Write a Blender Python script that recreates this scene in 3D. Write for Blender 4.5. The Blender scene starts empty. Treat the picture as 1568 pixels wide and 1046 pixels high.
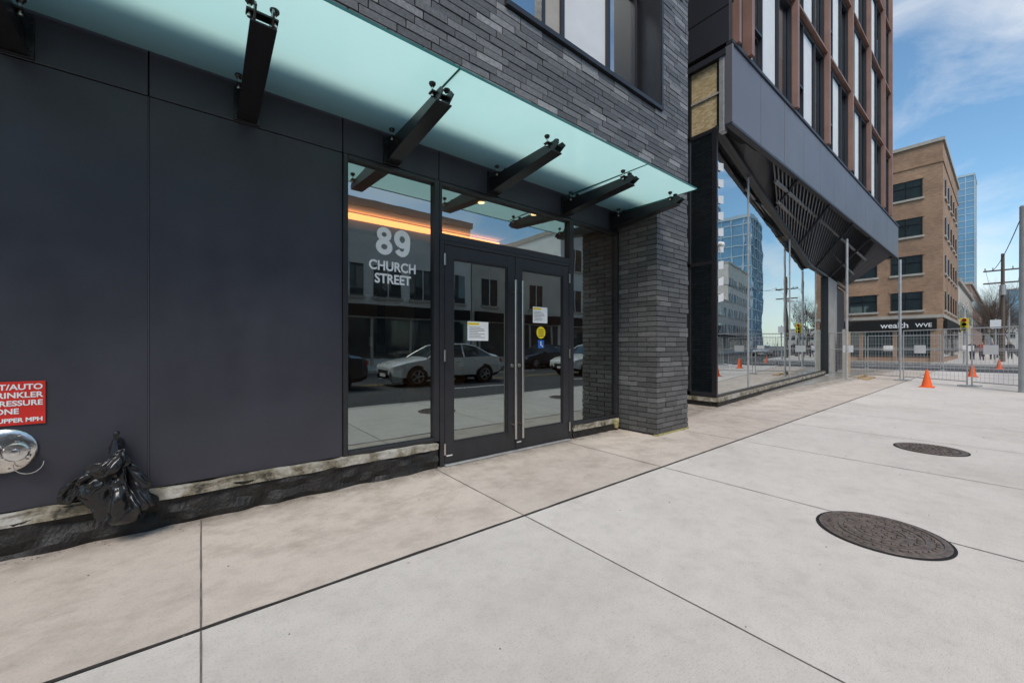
import bpy, math, random
from mathutils import Vector, Matrix, noise
random.seed(7)
R=math.radians
scene=bpy.context.scene
COL=scene.collection

# ------------------------------------------------------------------ materials
def new_mat(name):
    m=bpy.data.materials.new(name); m.use_nodes=True
    nt=m.node_tree; b=nt.nodes['Principled BSDF']
    return m,nt,b
def L(nt,a,b): nt.links.new(a,b)
def N(nt,t,**kw):
    n=nt.nodes.new(t)
    for k,v in kw.items(): setattr(n,k,v)
    return n
def ramp(nt,fac,stops):
    r=N(nt,'ShaderNodeValToRGB'); L(nt,fac,r.inputs[0])
    els=r.color_ramp.elements
    while len(els)<len(stops): els.new(0.5)
    for e,(p,c) in zip(els,stops):
        e.position=p; e.color=(c[0],c[1],c[2],1) if not isinstance(c,(int,float)) else (c,c,c,1)
    return r
def noise_tex(nt,scale,detail=4,rough=.55,vec=None,mscale=None):
    n=N(nt,'ShaderNodeTexNoise'); n.inputs['Scale'].default_value=scale
    n.inputs['Detail'].default_value=detail; n.inputs['Roughness'].default_value=rough
    g=N(nt,'ShaderNodeNewGeometry').outputs['Position'] if vec is None else vec
    if mscale:
        mp=N(nt,'ShaderNodeMapping'); mp.inputs['Scale'].default_value=mscale
        L(nt,g,mp.inputs[0]); g=mp.outputs[0]
    L(nt,g,n.inputs['Vector']); return n
def pm(name,col,rough=.5,metal=0,var=.15,scale=6,bump=0.0,bscale=60,spec=.5,rvar=0,coat=0):
    m,nt,b=new_mat(name)
    n=noise_tex(nt,scale,3)
    lo=[c*(1-var) for c in col]; hi=[min(1,c*(1+var)) for c in col]
    r=ramp(nt,n.outputs[0],[(.3,lo),(.7,hi)]); L(nt,r.outputs[0],b.inputs['Base Color'])
    b.inputs['Roughness'].default_value=rough; b.inputs['Metallic'].default_value=metal
    b.inputs['Specular IOR Level'].default_value=spec
    b.inputs['Coat Weight'].default_value=coat
    if rvar:
        n3=noise_tex(nt,scale*2.3,4)
        rr=ramp(nt,n3.outputs[0],[(.3,max(0,rough-rvar)),(.7,min(1,rough+rvar))]); L(nt,rr.outputs[0],b.inputs['Roughness'])
    if bump:
        n2=noise_tex(nt,bscale,4); bp=N(nt,'ShaderNodeBump'); bp.inputs['Strength'].default_value=bump
        bp.inputs['Distance'].default_value=.01
        L(nt,n2.outputs[0],bp.inputs['Height']); L(nt,bp.outputs[0],b.inputs['Normal'])
    return m
def emis(name,col,s):
    m,nt,b=new_mat(name); b.inputs['Base Color'].default_value=(*col,1)
    b.inputs['Emission Color'].default_value=(*col,1); b.inputs['Emission Strength'].default_value=s
    return m
def glass(name,base=.3,tcol=(.5,.58,.56),gcol=(.85,.95,.95),rough=.0,wav=0.02):
    m,nt,b=new_mat(name); nt.nodes.remove(b)
    out=nt.nodes['Material Output']
    tr=N(nt,'ShaderNodeBsdfTransparent'); tr.inputs[0].default_value=(*tcol,1)
    gl=N(nt,'ShaderNodeBsdfGlossy'); gl.inputs[0].default_value=(*gcol,1); gl.inputs['Roughness'].default_value=rough
    fr=N(nt,'ShaderNodeFresnel'); fr.inputs[0].default_value=1.5
    ma=N(nt,'ShaderNodeMath',operation='MULTIPLY_ADD'); L(nt,fr.outputs[0],ma.inputs[0])
    ma.inputs[1].default_value=1-base; ma.inputs[2].default_value=base
    n=noise_tex(nt,1.1,2); bp=N(nt,'ShaderNodeBump'); bp.inputs['Strength'].default_value=wav; bp.inputs['Distance'].default_value=.05
    L(nt,n.outputs[0],bp.inputs['Height']); L(nt,bp.outputs[0],gl.inputs['Normal'])
    mx=N(nt,'ShaderNodeMixShader'); L(nt,ma.outputs[0],mx.inputs[0]); L(nt,tr.outputs[0],mx.inputs[1]); L(nt,gl.outputs[0],mx.inputs[2])
    L(nt,mx.outputs[0],out.inputs[0]); return m

M={}
M['panel']=pm('dark_metal_panel',(.043,.043,.056),.46,0,.16,1.7,spec=.5,rvar=.09)
M['frame']=pm('black_aluminium',(.024,.024,.028),.38,0,.15,8)
M['steel_black']=pm('black_painted_steel',(.012,.012,.014),.3,0,.2,20)
M['stainless']=pm('stainless',(.6,.58,.54),.28,1,.06,15)
M['chrome']=pm('worn_chrome',(.75,.73,.7),.22,1,.15,30,bump=.1,bscale=40)
M['black_tar']=pm('black_waterproofing',(.018,.017,.016),.55,0,.6,14,bump=1.0,bscale=45)
M['seam']=pm('seam_dark',(.008,.008,.009),.8)
M['joint']=pm('dirty_joint',(.035,.030,.027),.95,0,.4,20)
M['joint2']=pm('tooled_joint',(.15,.13,.115),.95,0,.4,12)
M['glass_door']=glass('door_glass',.38,(.62,.68,.64),(.84,.95,.93))
M['glass_store']=glass('storefront_glass',.62,(.5,.58,.58),(.94,.98,.98),wav=.03)
M['glass_up']=glass('upper_glass',.45,(.55,.62,.62),(.92,.97,1))
M['glass_dark']=pm('dark_window_glass',(.03,.045,.05),.04,0,.2,1,spec=.9)
M['white_blind']=pm('white_blind',(.78,.78,.78),.6,0,.04,3)
M['white']=pm('white_vinyl',(.85,.85,.85),.5,0,.02)
M['red']=pm('red_sign_face',(.66,.03,.022),.4,0,.06)
M['blackbag']=pm('black_plastic',(.012,.012,.013),.26,0,.2,20,bump=.12,bscale=28,spec=.6)
M['copper']=pm('copper_fin',(.30,.165,.125),.5,.1,.15,2)
M['fascia']=pm('grey_metal_fascia',(.175,.172,.192),.42,.2,.08,.7)
M['fascia_dk']=pm('charcoal_metal',(.035,.036,.045),.45,0,.1,1)
M['galv']=pm('galvanised_steel',(.48,.48,.48),.45,.4,.15,10)
M['slat']=pm('soffit_slat_steel',(.30,.29,.28),.5,.3,.2,6)
M['concwall']=pm('concrete_wall',(.33,.32,.30),.85,0,.15,2,bump=.3)
M['asphalt']=pm('asphalt',(.060,.060,.062),.9,0,.25,.8,bump=.5,bscale=80)
M['paint']=pm('road_paint',(.7,.7,.68),.7,0,.15,6)
M['yellowpaint']=pm('yellow_paint',(.65,.45,.04),.7,0,.15,6)
M['orange']=pm('cone_orange',(.88,.13,.02),.5,0,.08)
M['yellow']=pm('sticker_yellow',(.85,.65,.02),.4,0,.02)
M['blue']=pm('sticker_blue',(.02,.12,.45),.4,0,.02)
M['wood']=pm('plywood',(.42,.30,.17),.8,0,.2,5)
M['lobbywall']=pm('lobby_wall',(.14,.115,.10),.6,0,.3,2)
M['lobbyfloor']=pm('lobby_floor',(.32,.30,.27),.25,0,.1,3)
M['stone']=pm('stone_trim',(.45,.42,.37),.8,0,.1,3)
M['beige']=pm('beige_render',(.62,.58,.52),.85,0,.1,1)
M['lightwall']=pm('white_render',(.80,.80,.78),.85,0,.06,1)
M['greywall']=pm('grey_render',(.34,.34,.34),.85,0,.12,1)
M['rubber']=pm('tyre_rubber',(.02,.02,.02),.8)
M['carwhite']=pm('white_car_paint',(.8,.8,.79),.25,0,.02,1,coat=.8)
M['carblack']=pm('dark_car_paint',(.03,.035,.05),.25,0,.05,1,coat=.8)
M['cargrey']=pm('silver_car_paint',(.30,.31,.33),.3,.4,.03,1,coat=.8)
M['lamp']=pm('headlamp',(.7,.72,.75),.1,.3,.05)
M['tail']=pm('tail_lamp',(.5,.02,.02),.2)
M['led']=emis('warm_led',(1.0,.36,.10),4.5)
M['spot']=emis('warm_spot',(1.0,.62,.3),4.0)
M['bark']=pm('bark',(.10,.075,.06),.9,0,.3,5)
M['pole']=pm('concrete_pole',(.36,.38,.39),.75,0,.12,4)
M['woodpole']=pm('wood_pole',(.14,.11,.09),.9)
M['foam']=pm('yellow_foam',(.36,.32,.14),.9,0,.4,20,bump=.6)
M['pebble']=pm('gravel_bits',(.20,.18,.16),.9,0,.5,30)

m,nt,b=new_mat('osb_sheathing'); v=N(nt,'ShaderNodeTexVoronoi'); v.inputs['Scale'].default_value=14
g=N(nt,'ShaderNodeNewGeometry'); mp=N(nt,'ShaderNodeMapping'); mp.inputs['Scale'].default_value=(1,1,2.2); L(nt,g.outputs['Position'],mp.inputs[0]); L(nt,mp.outputs[0],v.inputs['Vector'])
r=ramp(nt,v.outputs['Color'],[(.2,(.46,.34,.17)),(.8,(.68,.54,.32))]); L(nt,r.outputs[0],b.inputs['Base Color']); b.inputs['Roughness'].default_value=.8; M['osb']=m

# frosted canopy glass
m,nt,b=new_mat('frosted_canopy_glass'); nt.nodes.remove(b); out=nt.nodes['Material Output']
n=noise_tex(nt,.9,4); r=ramp(nt,n.outputs[0],[(.25,(.55,.90,.85)),(.75,(.67,.96,.92))])
tl=N(nt,'ShaderNodeBsdfTranslucent'); L(nt,r.outputs[0],tl.inputs[0])
tr=N(nt,'ShaderNodeBsdfTransparent'); tr.inputs[0].default_value=(.72,.95,.92,1)
gl=N(nt,'ShaderNodeBsdfGlossy'); gl.inputs['Roughness'].default_value=.08; gl.inputs[0].default_value=(.9,1,1,1)
df=N(nt,'ShaderNodeBsdfDiffuse'); df.inputs[0].default_value=(.45,.76,.73,1)
m1=N(nt,'ShaderNodeMixShader'); m1.inputs[0].default_value=.05; L(nt,tl.outputs[0],m1.inputs[1]); L(nt,tr.outputs[0],m1.inputs[2])
m2=N(nt,'ShaderNodeMixShader'); m2.inputs[0].default_value=.18; L(nt,m1.outputs[0],m2.inputs[1]); L(nt,df.outputs[0],m2.inputs[2])
fr=N(nt,'ShaderNodeFresnel'); fr.inputs[0].default_value=1.45
m3=N(nt,'ShaderNodeMixShader'); L(nt,fr.outputs[0],m3.inputs[0]); L(nt,m2.outputs[0],m3.inputs[1]); L(nt,gl.outputs[0],m3.inputs[2])
L(nt,m3.outputs[0],out.inputs[0]); M['canopy']=m
M['glassedge']=pm('glass_edge_green',(.03,.16,.14),.15)

m,nt,b=new_mat('charcoal_brick'); at=N(nt,'ShaderNodeAttribute'); at.attribute_name='bc'
n=noise_tex(nt,40,5,.7); mul=N(nt,'ShaderNodeMix',data_type='RGBA',blend_type='MULTIPLY'); mul.inputs[0].default_value=.75
r=ramp(nt,n.outputs[0],[(.3,.45),(.7,1.35)]); L(nt,at.outputs['Color'],mul.inputs[6]); L(nt,r.outputs[0],mul.inputs[7]); L(nt,mul.outputs[2],b.inputs['Base Color'])
b.inputs['Roughness'].default_value=.5
bp=N(nt,'ShaderNodeBump'); bp.inputs['Strength'].default_value=.5; bp.inputs['Distance'].default_value=.006; L(nt,n.outputs[0],bp.inputs['Height']); L(nt,bp.outputs[0],b.inputs['Normal'])
M['brick']=m
M['mortar']=pm('dark_mortar',(.06,.06,.065),.9)

def brick_tex(name,c1,c2,mo,axis,bw=.22,rh=.075,ms=.01):
    m,nt,b=new_mat(name); g=N(nt,'ShaderNodeNewGeometry'); s=N(nt,'ShaderNodeSeparateXYZ'); L(nt,g.outputs['Position'],s.inputs[0])
    c=N(nt,'ShaderNodeCombineXYZ'); L(nt,s.outputs[axis],c.inputs[0]); L(nt,s.outputs[2],c.inputs[1])
    t=N(nt,'ShaderNodeTexBrick'); L(nt,c.outputs[0],t.inputs['Vector'])
    t.inputs['Scale'].default_value=1; t.inputs['Brick Width'].default_value=bw; t.inputs['Row Height'].default_value=rh; t.inputs['Mortar Size'].default_value=ms
    t.inputs['Color1'].default_value=(*c1,1); t.inputs['Color2'].default_value=(*c2,1); t.inputs['Mortar'].default_value=(*mo,1)
    n=noise_tex(nt,.6,5,.65); r=ramp(nt,n.outputs[0],[(.3,.75),(.7,1.18)])
    mul=N(nt,'ShaderNodeMix',data_type='RGBA',blend_type='MULTIPLY'); mul.inputs[0].default_value=1; L(nt,t.outputs[0],mul.inputs[6]); L(nt,r.outputs[0],mul.inputs[7])
    L(nt,mul.outputs[2],b.inputs['Base Color']); b.inputs['Roughness'].default_value=.85; return m
M['cb_x']=brick_tex('charcoal_brick_x',(.09,.09,.095),(.18,.18,.185),(.055,.055,.06),0,.29,.07)
M['cb_y']=brick_tex('charcoal_brick_y',(.09,.09,.095),(.18,.18,.185),(.055,.055,.06),1,.29,.07)
M['tan_y']=brick_tex('tan_brick_y',(.34,.18,.105),(.46,.265,.155),(.36,.28,.21),1)
M['tan_x']=brick_tex('tan_brick_x',(.34,.18,.105),(.46,.265,.155),(.36,.28,.21),0)
M['red_x']=brick_tex('red_brick_x',(.28,.13,.09),(.38,.20,.14),(.36,.32,.28),0)

# sidewalk concrete
m,nt,b=new_mat('sidewalk_concrete')
def mulmix(a,bb,f=1.0):
    q=N(nt,'ShaderNodeMix',data_type='RGBA',blend_type='MULTIPLY'); q.inputs[0].default_value=f; L(nt,a,q.inputs[6]); L(nt,bb,q.inputs[7]); return q.outputs[2]
at=N(nt,'ShaderNodeAttribute'); at.attribute_name='bc'
n1=noise_tex(nt,.7,8,.68); r1=ramp(nt,n1.outputs[0],[(.3,(.86,.85,.84)),(.5,1.0),(.72,1.05)])
c1=mulmix(at.outputs['Color'],r1.outputs[0])
n2=noise_tex(nt,95,3,.8); r2=ramp(nt,n2.outputs[0],[(.30,.66),(.45,1.0),(.7,1.06)])
c2=mulmix(c1,r2.outputs[0],.8)
nq=noise_tex(nt,9,5,.7); rq=ramp(nt,nq.outputs[0],[(.30,.90),(.5,1.0),(.75,1.04)])
c2=mulmix(c2,rq.outputs[0])
g=N(nt,'ShaderNodeNewGeometry'); s=N(nt,'ShaderNodeSeparateXYZ'); L(nt,g.outputs['Position'],s.inputs[0])
n3=noise_tex(nt,2.3,10,.74,mscale=(1,1.3,1)); r3=ramp(nt,n3.outputs[0],[(.47,0.0),(.58,.33),(.74,.75)])
mr=N(nt,'ShaderNodeMapRange'); L(nt,s.outputs[1],mr.inputs[0]); mr.inputs[1].default_value=-1.8; mr.inputs[2].default_value=-.9; mr.inputs[3].default_value=.20; mr.inputs[4].default_value=.92
mm=N(nt,'ShaderNodeMath',operation='MULTIPLY'); L(nt,r3.outputs[0],mm.inputs[0]); L(nt,mr.outputs[0],mm.inputs[1])
mix=N(nt,'ShaderNodeMix',data_type='RGBA'); L(nt,mm.outputs[0],mix.inputs[0]); L(nt,c2,mix.inputs[6]); mix.inputs[7].default_value=(.27,.215,.165,1)
# grime collected along the wall base
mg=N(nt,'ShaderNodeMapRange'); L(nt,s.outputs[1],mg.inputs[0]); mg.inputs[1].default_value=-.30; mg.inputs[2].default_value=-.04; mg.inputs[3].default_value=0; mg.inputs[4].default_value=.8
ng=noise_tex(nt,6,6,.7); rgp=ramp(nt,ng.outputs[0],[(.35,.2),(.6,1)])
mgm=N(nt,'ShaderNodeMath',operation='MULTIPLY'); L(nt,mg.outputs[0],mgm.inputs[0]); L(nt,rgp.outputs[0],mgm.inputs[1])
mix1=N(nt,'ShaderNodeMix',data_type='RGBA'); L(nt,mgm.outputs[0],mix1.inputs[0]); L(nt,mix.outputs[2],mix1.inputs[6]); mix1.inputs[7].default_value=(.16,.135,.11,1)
v=N(nt,'ShaderNodeTexVoronoi'); v.inputs['Scale'].default_value=3.1; L(nt,g.outputs['Position'],v.inputs['Vector'])
r4=ramp(nt,v.outputs['Distance'],[(.02,.6),(.045,0)])
n5=noise_tex(nt,1.3,2); r5=ramp(nt,n5.outputs[0],[(.48,0),(.56,1)])
mm2=N(nt,'ShaderNodeMath',operation='MULTIPLY'); L(nt,r4.outputs[0],mm2.inputs[0]); L(nt,r5.outputs[0],mm2.inputs[1])
mix2=N(nt,'ShaderNodeMix',data_type='RGBA'); L(nt,mm2.outputs[0],mix2.inputs[0]); L(nt,mix1.outputs[2],mix2.inputs[6]); mix2.inputs[7].default_value=(.24,.20,.17,1)
L(nt,mix2.outputs[2],b.inputs['Base Color']); b.inputs['Roughness'].default_value=.85
nb=noise_tex(nt,1.0,4,.7,mscale=(25,260,30)); bp=N(nt,'ShaderNodeBump'); bp.inputs['Strength'].default_value=.5; bp.inputs['Distance'].default_value=.004
L(nt,nb.outputs[0],bp.inputs['Height']); L(nt,bp.outputs[0],b.inputs['Normal'])
M['walk']=m

m,nt,b=new_mat('stained_ledge_concrete')
n=noise_tex(nt,6,8,.75); r=ramp(nt,n.outputs[0],[(.36,(.05,.045,.038)),(.46,(.24,.21,.15)),(.60,(.46,.44,.40))]); L(nt,r.outputs[0],b.inputs['Base Color']); b.inputs['Roughness'].default_value=.9
bp=N(nt,'ShaderNodeBump'); bp.inputs['Strength'].default_value=.8; bp.inputs['Distance'].default_value=.01; L(nt,n.outputs[0],bp.inputs['Height']); L(nt,bp.outputs[0],b.inputs['Normal'])
M['ledge']=m

m,nt,b=new_mat('cast_iron_cover')
n=noise_tex(nt,25,4); r=ramp(nt,n.outputs[0],[(.3,(.10,.08,.068)),(.7,(.24,.19,.165))]); L(nt,r.outputs[0],b.inputs['Base Color'])
b.inputs['Roughness'].default_value=.55; b.inputs['Metallic'].default_value=.3; M['iron']=m

# ------------------------------------------------------------------ mesh builder
class MB:
    def __init__(s): s.v=[];s.f=[];s.m=[];s.mats=[];s.c=[]
    def mi(s,k):
        mat=M[k] if isinstance(k,str) else k
        if mat not in s.mats: s.mats.append(mat)
        return s.mats.index(mat)
    def add(s,vs,fs,k,col=None):
        o=len(s.v); s.v+= [tuple(p) for p in vs]; i=s.mi(k)
        for f in fs: s.f.append(tuple(o+j for j in f)); s.m.append(i); s.c.append(col or (.3,.3,.3))
    def box(s,x0,x1,y0,y1,z0,z1,k,col=None):
        if x0>x1:x0,x1=x1,x0
        if y0>y1:y0,y1=y1,y0
        if z0>z1:z0,z1=z1,z0
        v=[(x0,y0,z0),(x1,y0,z0),(x1,y1,z0),(x0,y1,z0),(x0,y0,z1),(x1,y0,z1),(x1,y1,z1),(x0,y1,z1)]
        s.add(v,[(0,3,2,1),(4,5,6,7),(0,1,5,4),(1,2,6,5),(2,3,7,6),(3,0,4,7)],k,col)
    def quad(s,pts,k): s.add(pts,[tuple(range(len(pts)))],k)
    def tube(s,p,q,r0,k,n=8,r1=None,caps=True):
        p=Vector(p);q=Vector(q); r1=r0 if r1 is None else r1
        d=(q-p).normalized(); a=Vector((0,0,1)) if abs(d.z)<.9 else Vector((1,0,0))
        u=d.cross(a).normalized(); w=d.cross(u)
        vs=[]
        for c,r in((p,r0),(q,r1)):
            for i in range(n):
                t=2*math.pi*(i+.5)/n; vs.append(c+u*math.cos(t)*r+w*math.sin(t)*r)
        fs=[(i,(i+1)%n,n+(i+1)%n,n+i) for i in range(n)]
        if caps: fs+= [tuple(range(n-1,-1,-1)),tuple(range(n,2*n))]
        s.add(vs,fs,k)
    def lathe(s,c,axis,prof,k,n=32):
        c=Vector(c); d=Vector(axis).normalized(); a=Vector((0,0,1)) if abs(d.z)<.9 else Vector((1,0,0))
        u=d.cross(a).normalized(); w=u.cross(d)
        vs=[];fs=[]
        for r,h in prof:
            for i in range(n):
                t=2*math.pi*i/n; vs.append(c+d*h+u*math.cos(t)*r+w*math.sin(t)*r)
        for j in range(len(prof)-1):
            for i in range(n): fs.append((j*n+i,j*n+(i+1)%n,(j+1)*n+(i+1)%n,(j+1)*n+i))
        fs.append(tuple((len(prof)-1)*n+i for i in range(n)))
        s.add(vs,fs,k)
    def build(s,name,parent=None,bevel=0,smooth=False,seg=1):
        me=bpy.data.meshes.new(name); me.from_pydata(s.v,[],s.f)
        for m in s.mats: me.materials.append(m)
        me.polygons.foreach_set('material_index',s.m)
        at=me.color_attributes.new('bc','FLOAT_COLOR','CORNER')
        dat=[]
        for f,c in zip(s.f,s.c): dat+= [c[0],c[1],c[2],1.0]*len(f)
        at.data.foreach_set('color',dat)
        if smooth: me.polygons.foreach_set('use_smooth',[True]*len(s.f))
        me.update(); me.validate()
        o=bpy.data.objects.new(name,me); COL.objects.link(o)
        if parent: o.parent=parent
        if bevel:
            b=o.modifiers.new('b','BEVEL'); b.width=bevel; b.segments=seg; b.limit_method='ANGLE'
        if smooth:
            e=o.modifiers.new('es','EDGE_SPLIT'); e.split_angle=R(40)
        return o
def empty(name,loc=(0,0,0)):
    o=bpy.data.objects.new(name,None); COL.objects.link(o); o.location=loc; return o
def text(name,s,loc,size,mat,rot=(90,0,0),parent=None,offset=0,align='CENTER',ext=.0005,sx=1,space=1):
    c=bpy.data.curves.new(name,'FONT'); c.body=s; c.size=size; c.align_x=align; c.offset=offset; c.extrude=ext; c.space_character=space
    c.materials.append(M[mat]); o=bpy.data.objects.new(name,c); COL.objects.link(o)
    o.location=loc; o.rotation_euler=tuple(R(a) for a in rot); o.scale=(sx,1,1)
    if parent:o.parent=parent
    return o

# ------------------------------------------------------------------ ground
mb=MB(); mb.box(-400,2500,-1500,1500,-.5,-.13,'asphalt'); mb.build('road_ground')
mb=MB()
YJ=-1.44; xs=[i*1.87 for i in range(-20,16)]+[29]
mb.box(xs[0],29,-4.58,3.0,-.2,-.02,'seam')
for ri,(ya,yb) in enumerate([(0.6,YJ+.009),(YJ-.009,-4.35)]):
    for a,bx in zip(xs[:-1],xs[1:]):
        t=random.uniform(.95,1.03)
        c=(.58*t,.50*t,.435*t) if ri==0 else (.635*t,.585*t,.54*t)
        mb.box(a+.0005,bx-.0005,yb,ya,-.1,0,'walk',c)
for a,bx in zip(xs[:-1],xs[1:]): mb.box(a+.003,bx-.003,-4.56,-4.36,-.16,0,'walk',(.52,.50,.47))
mb.build('sidewalk',bevel=.002)
mb=MB()
def joint(p,q,w,k):
    p=Vector(p);q=Vector(q); n=max(4,int((q-p).length/.12)); d=(q-p).normalized(); s_=Vector((-d.y,d.x,0)); vs=[]
    for i in range(n+1):
        c=p.lerp(q,i/n); ww=w*(1+.8*noise.noise(c*6)); o=s_*(.0025*noise.noise(c*3+Vector((9,0,0))))
        vs+=[c+o+s_*ww/2,c+o-s_*ww/2]
    mb.add(vs,[(2*i,2*i+1,2*i+3,2*i+2) for i in range(n)],k)
for x in xs[1:-1]:
    joint((x,-.02,.003),(x,YJ+.012,.003),.008,'joint2'); joint((x,YJ-.012,.003),(x,-4.34,.003),.007,'joint2')
joint((xs[0],YJ,.0035),(29,YJ,.0035),.019,'joint'); joint((xs[0],-4.355,.0035),(29,-4.355,.0035),.010,'joint2')
mb.build('sidewalk_joints')
mb=MB(); mb.box(-60,29,.61,14,-.1,-.004,'walk',(.55,.52,.49)); mb.build('forecourt_pavement')
mb=MB(); mb.box(42.5,300,-4.5,30,-.2,0,'walk',(.55,.52,.49)); mb.box(-80,29,-20,-16,-.2,0,'walk',(.58,.56,.53)); mb.box(42.5,300,-20,-16,-.2,0,'walk',(.55,.52,.49)); mb.build('far_sidewalk')
mb=MB()
for i in range(-10,40):
    x=i*6.0
    if 28<x<43: continue
    mb.box(x,x+3,-7.6,-7.48,-.13,-.126,'paint'); mb.box(x,x+3,-13.2,-13.08,-.13,-.126,'paint')
mb.box(-60,28,-10.35,-10.25,-.13,-.126,'yellowpaint'); mb.box(44,240,-10.35,-10.25,-.13,-.126,'yellowpaint')
for i in range(8): mb.box(30,33,-4.9-i*1.3,-5.5-i*1.3,-.13,-.125,'paint')
for xx in(38.5,41.5): mb.box(xx,xx+.2,-4.4,10,-.13,-.126,'paint')
mb.build('road_markings')
mb=MB(); rg=random.Random(4)
for i in range(620):
    if rg.random()<.75: x=rg.uniform(-3,5); y=-.05-abs(rg.gauss(0,.07))
    else: x=rg.uniform(-1,14); y=rg.uniform(-4.2,-.1)
    if x>4.9: y-=.65
    s_=rg.uniform(.0015,.005)
    mb.lathe((x,y,.0),(rg.uniform(-.3,.3),rg.uniform(-.3,.3),1),[(s_,0),(s_*.9,s_*.6),(s_*.3,s_)],'pebble',5)
mb.build('grit')

def manhole(x,y,r,ang):
    mb=MB()
    mb.lathe((0,0,0),(0,0,1),[(r+.012,.003),(r+.012,.006),(r,.0065)],'seam',64)
    mb.lathe((0,0,0),(0,0,1),[(r-.004,.003),(r-.006,.010),(r-.03,.010),(r-.032,.0068),(.001,.0068)],'iron',64)
    for rr in(.30,.22,.13):
        if rr<r-.02: mb.lathe((0,0,0),(0,0,1),[(rr*r/.33,.006),(rr*r/.33,.012),(rr*r/.33-.012,.012),(rr*r/.33-.012,.006)],'iron',64)
    for ring,(ra,cnt,sz) in enumerate(((.262,40,.016),(.18,24,.020),(.09,12,.020),(.04,6,.016))):
        ra*=r/.33
        for i in range(cnt):
            t=2*math.pi*(i+.5*(ring%2))/cnt; cx,cy=ra*math.cos(t),ra*math.sin(t)
            mb.box(cx-sz/2,cx+sz/2,cy-sz/2,cy+sz/2,.005,.0145,'iron')
    o=mb.build('manhole_cover',bevel=.001); o.location=(x,y,0); o.rotation_euler=(0,0,R(ang)); return o
manhole(3.56,-3.13,.33,20); manhole(6.92,-3.08,.31,70)

# ------------------------------------------------------------------ entrance building
EB=empty('brick_entrance_building')
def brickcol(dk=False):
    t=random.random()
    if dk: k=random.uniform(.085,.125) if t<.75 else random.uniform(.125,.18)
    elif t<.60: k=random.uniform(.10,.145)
    elif t<.88: k=random.uniform(.145,.20)
    else: k=random.uniform(.21,.34)
    return (k*1.0,k*.985,k*.98)
mb=MB()
BW,BH,G=.30,.0715,.010
def brickwall(u0,u1,z0,z1,plane,axis,sgn,holes=(),dk=False):
    nrow=int((z1-z0)/BH)
    for r in range(nrow):
        za=z0+r*BH; zb=za+BH-G
        u=u0-random.choice((0,.5,.25,.75))*BW if axis=='x' else u0-(BW*.5 if (r+1)%2 else 0)
        while u<u1:
            a=max(u,u0); b=min(u+BW-G,u1)
            if b-a>.03 and not any(a<h[1]-.02 and b>h[0]+.02 and za<h[3] and zb>h[2] for h in holes):
                d=random.uniform(0,.008)*(1 if random.random()<.85 else 1.8)
                if axis=='x': mb.box(a,b,plane-.001+sgn*(d),plane-sgn*.03,za,zb,'brick',brickcol(dk))
                else: mb.box(plane+sgn*d,plane-sgn*.03,a,b,za,zb,'brick',brickcol(dk))
            elif b-a>.03:
                for h in holes:
                    if a<h[0]-.02 and b>h[0]: mb.box(a,h[0]-.004,plane-.001,plane+.03,za,zb,'brick',brickcol())
                    if b>h[1]+.02 and a<h[1]: mb.box(h[1]+.004,b,plane-.001,plane+.03,za,zb,'brick',brickcol())
            u+=BW
W0,W1,WZ0,WZ1=2.3,5.03,4.585,7.2
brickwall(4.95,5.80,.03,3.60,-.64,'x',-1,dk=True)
brickwall(-5,5.80,3.60,8.0,-.64,'x',-1,[(W0,W1,WZ0,WZ1)])
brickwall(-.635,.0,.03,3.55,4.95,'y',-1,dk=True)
mb.build('brick_cladding',EB)
mb=MB()
mb.box(4.965,5.79,-.62,2.4,0,3.6,'mortar')
mb.box(-30,-5.0,-.64,10,3.6,34,'cb_x')
mb.box(-5,W0,-.62,10,3.6,8,'mortar'); mb.box(W1,5.79,-.62,10,3.6,8,'mortar'); mb.box(W0,W1,-.62,10,3.6,WZ0,'mortar'); mb.box(W0,W1,-.62,10,WZ1,8,'mortar')
mb.box(-5,5.79,-.64,10,8,34,'cb_x')
mb.box(5.79,5.802,-.63,10,0,34,'cb_y')
mb.box(-30,-5,.25,10,0,3.6,'panel')
mb.box(W0,W1,.6,9,WZ0,WZ1,'lobbywall')
mb.box(-5,4.95,-.6,.2,3.585,3.6,'fascia_dk')
mb.box(4.945,5.806,-.658,-.6,.0,.024,'foam')
mb.build('masonry_core',EB)
mb=MB()
mb.box(W1-.02,W1+.0,-.66,-.26,WZ0,WZ1,'frame'); mb.box(W0,W1,-.68,-.26,WZ0-.05,WZ0-.0,'frame'); mb.box(W0,W0+.02,-.66,-.26,WZ0,WZ1,'frame')
mb.box(W1+.0,W1+.035,-.675,-.62,WZ0-.05,WZ1,'frame')
yf=-.27
for x in (2.35,3.10,3.42,4.30,4.92): mb.box(x-.03,x+.03,yf-.06,yf+.06,WZ0,WZ1,'frame')
mb.box(W0,W1,yf-.061,yf+.05,WZ0,WZ0+.09,'frame'); mb.box(W0,W1,yf-.05,yf+.05,6.3,6.38,'frame')
mb.box(3.13,3.39,yf-.03,yf+.03,WZ0+.09,WZ1,'stone')
mb.box(3.46,4.27,yf-.02,yf-.005,WZ0+.1,WZ1,'white_blind')
mb.box(2.4,3.05,yf+.05,yf+.07,WZ0+.1,WZ1,'white_blind')
for i in range(6): mb.box(4.36,4.86,yf-.04,yf-.02,6.42+i*.06,6.45+i*.06,'galv')
mb.build('upper_window_frame',EB)
mb=MB(); mb.quad([(W0,yf,WZ0),(W1,yf,WZ0),(W1,yf,WZ1),(W0,yf,WZ1)],'glass_up'); mb.build('upper_window_glass',EB)

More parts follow.
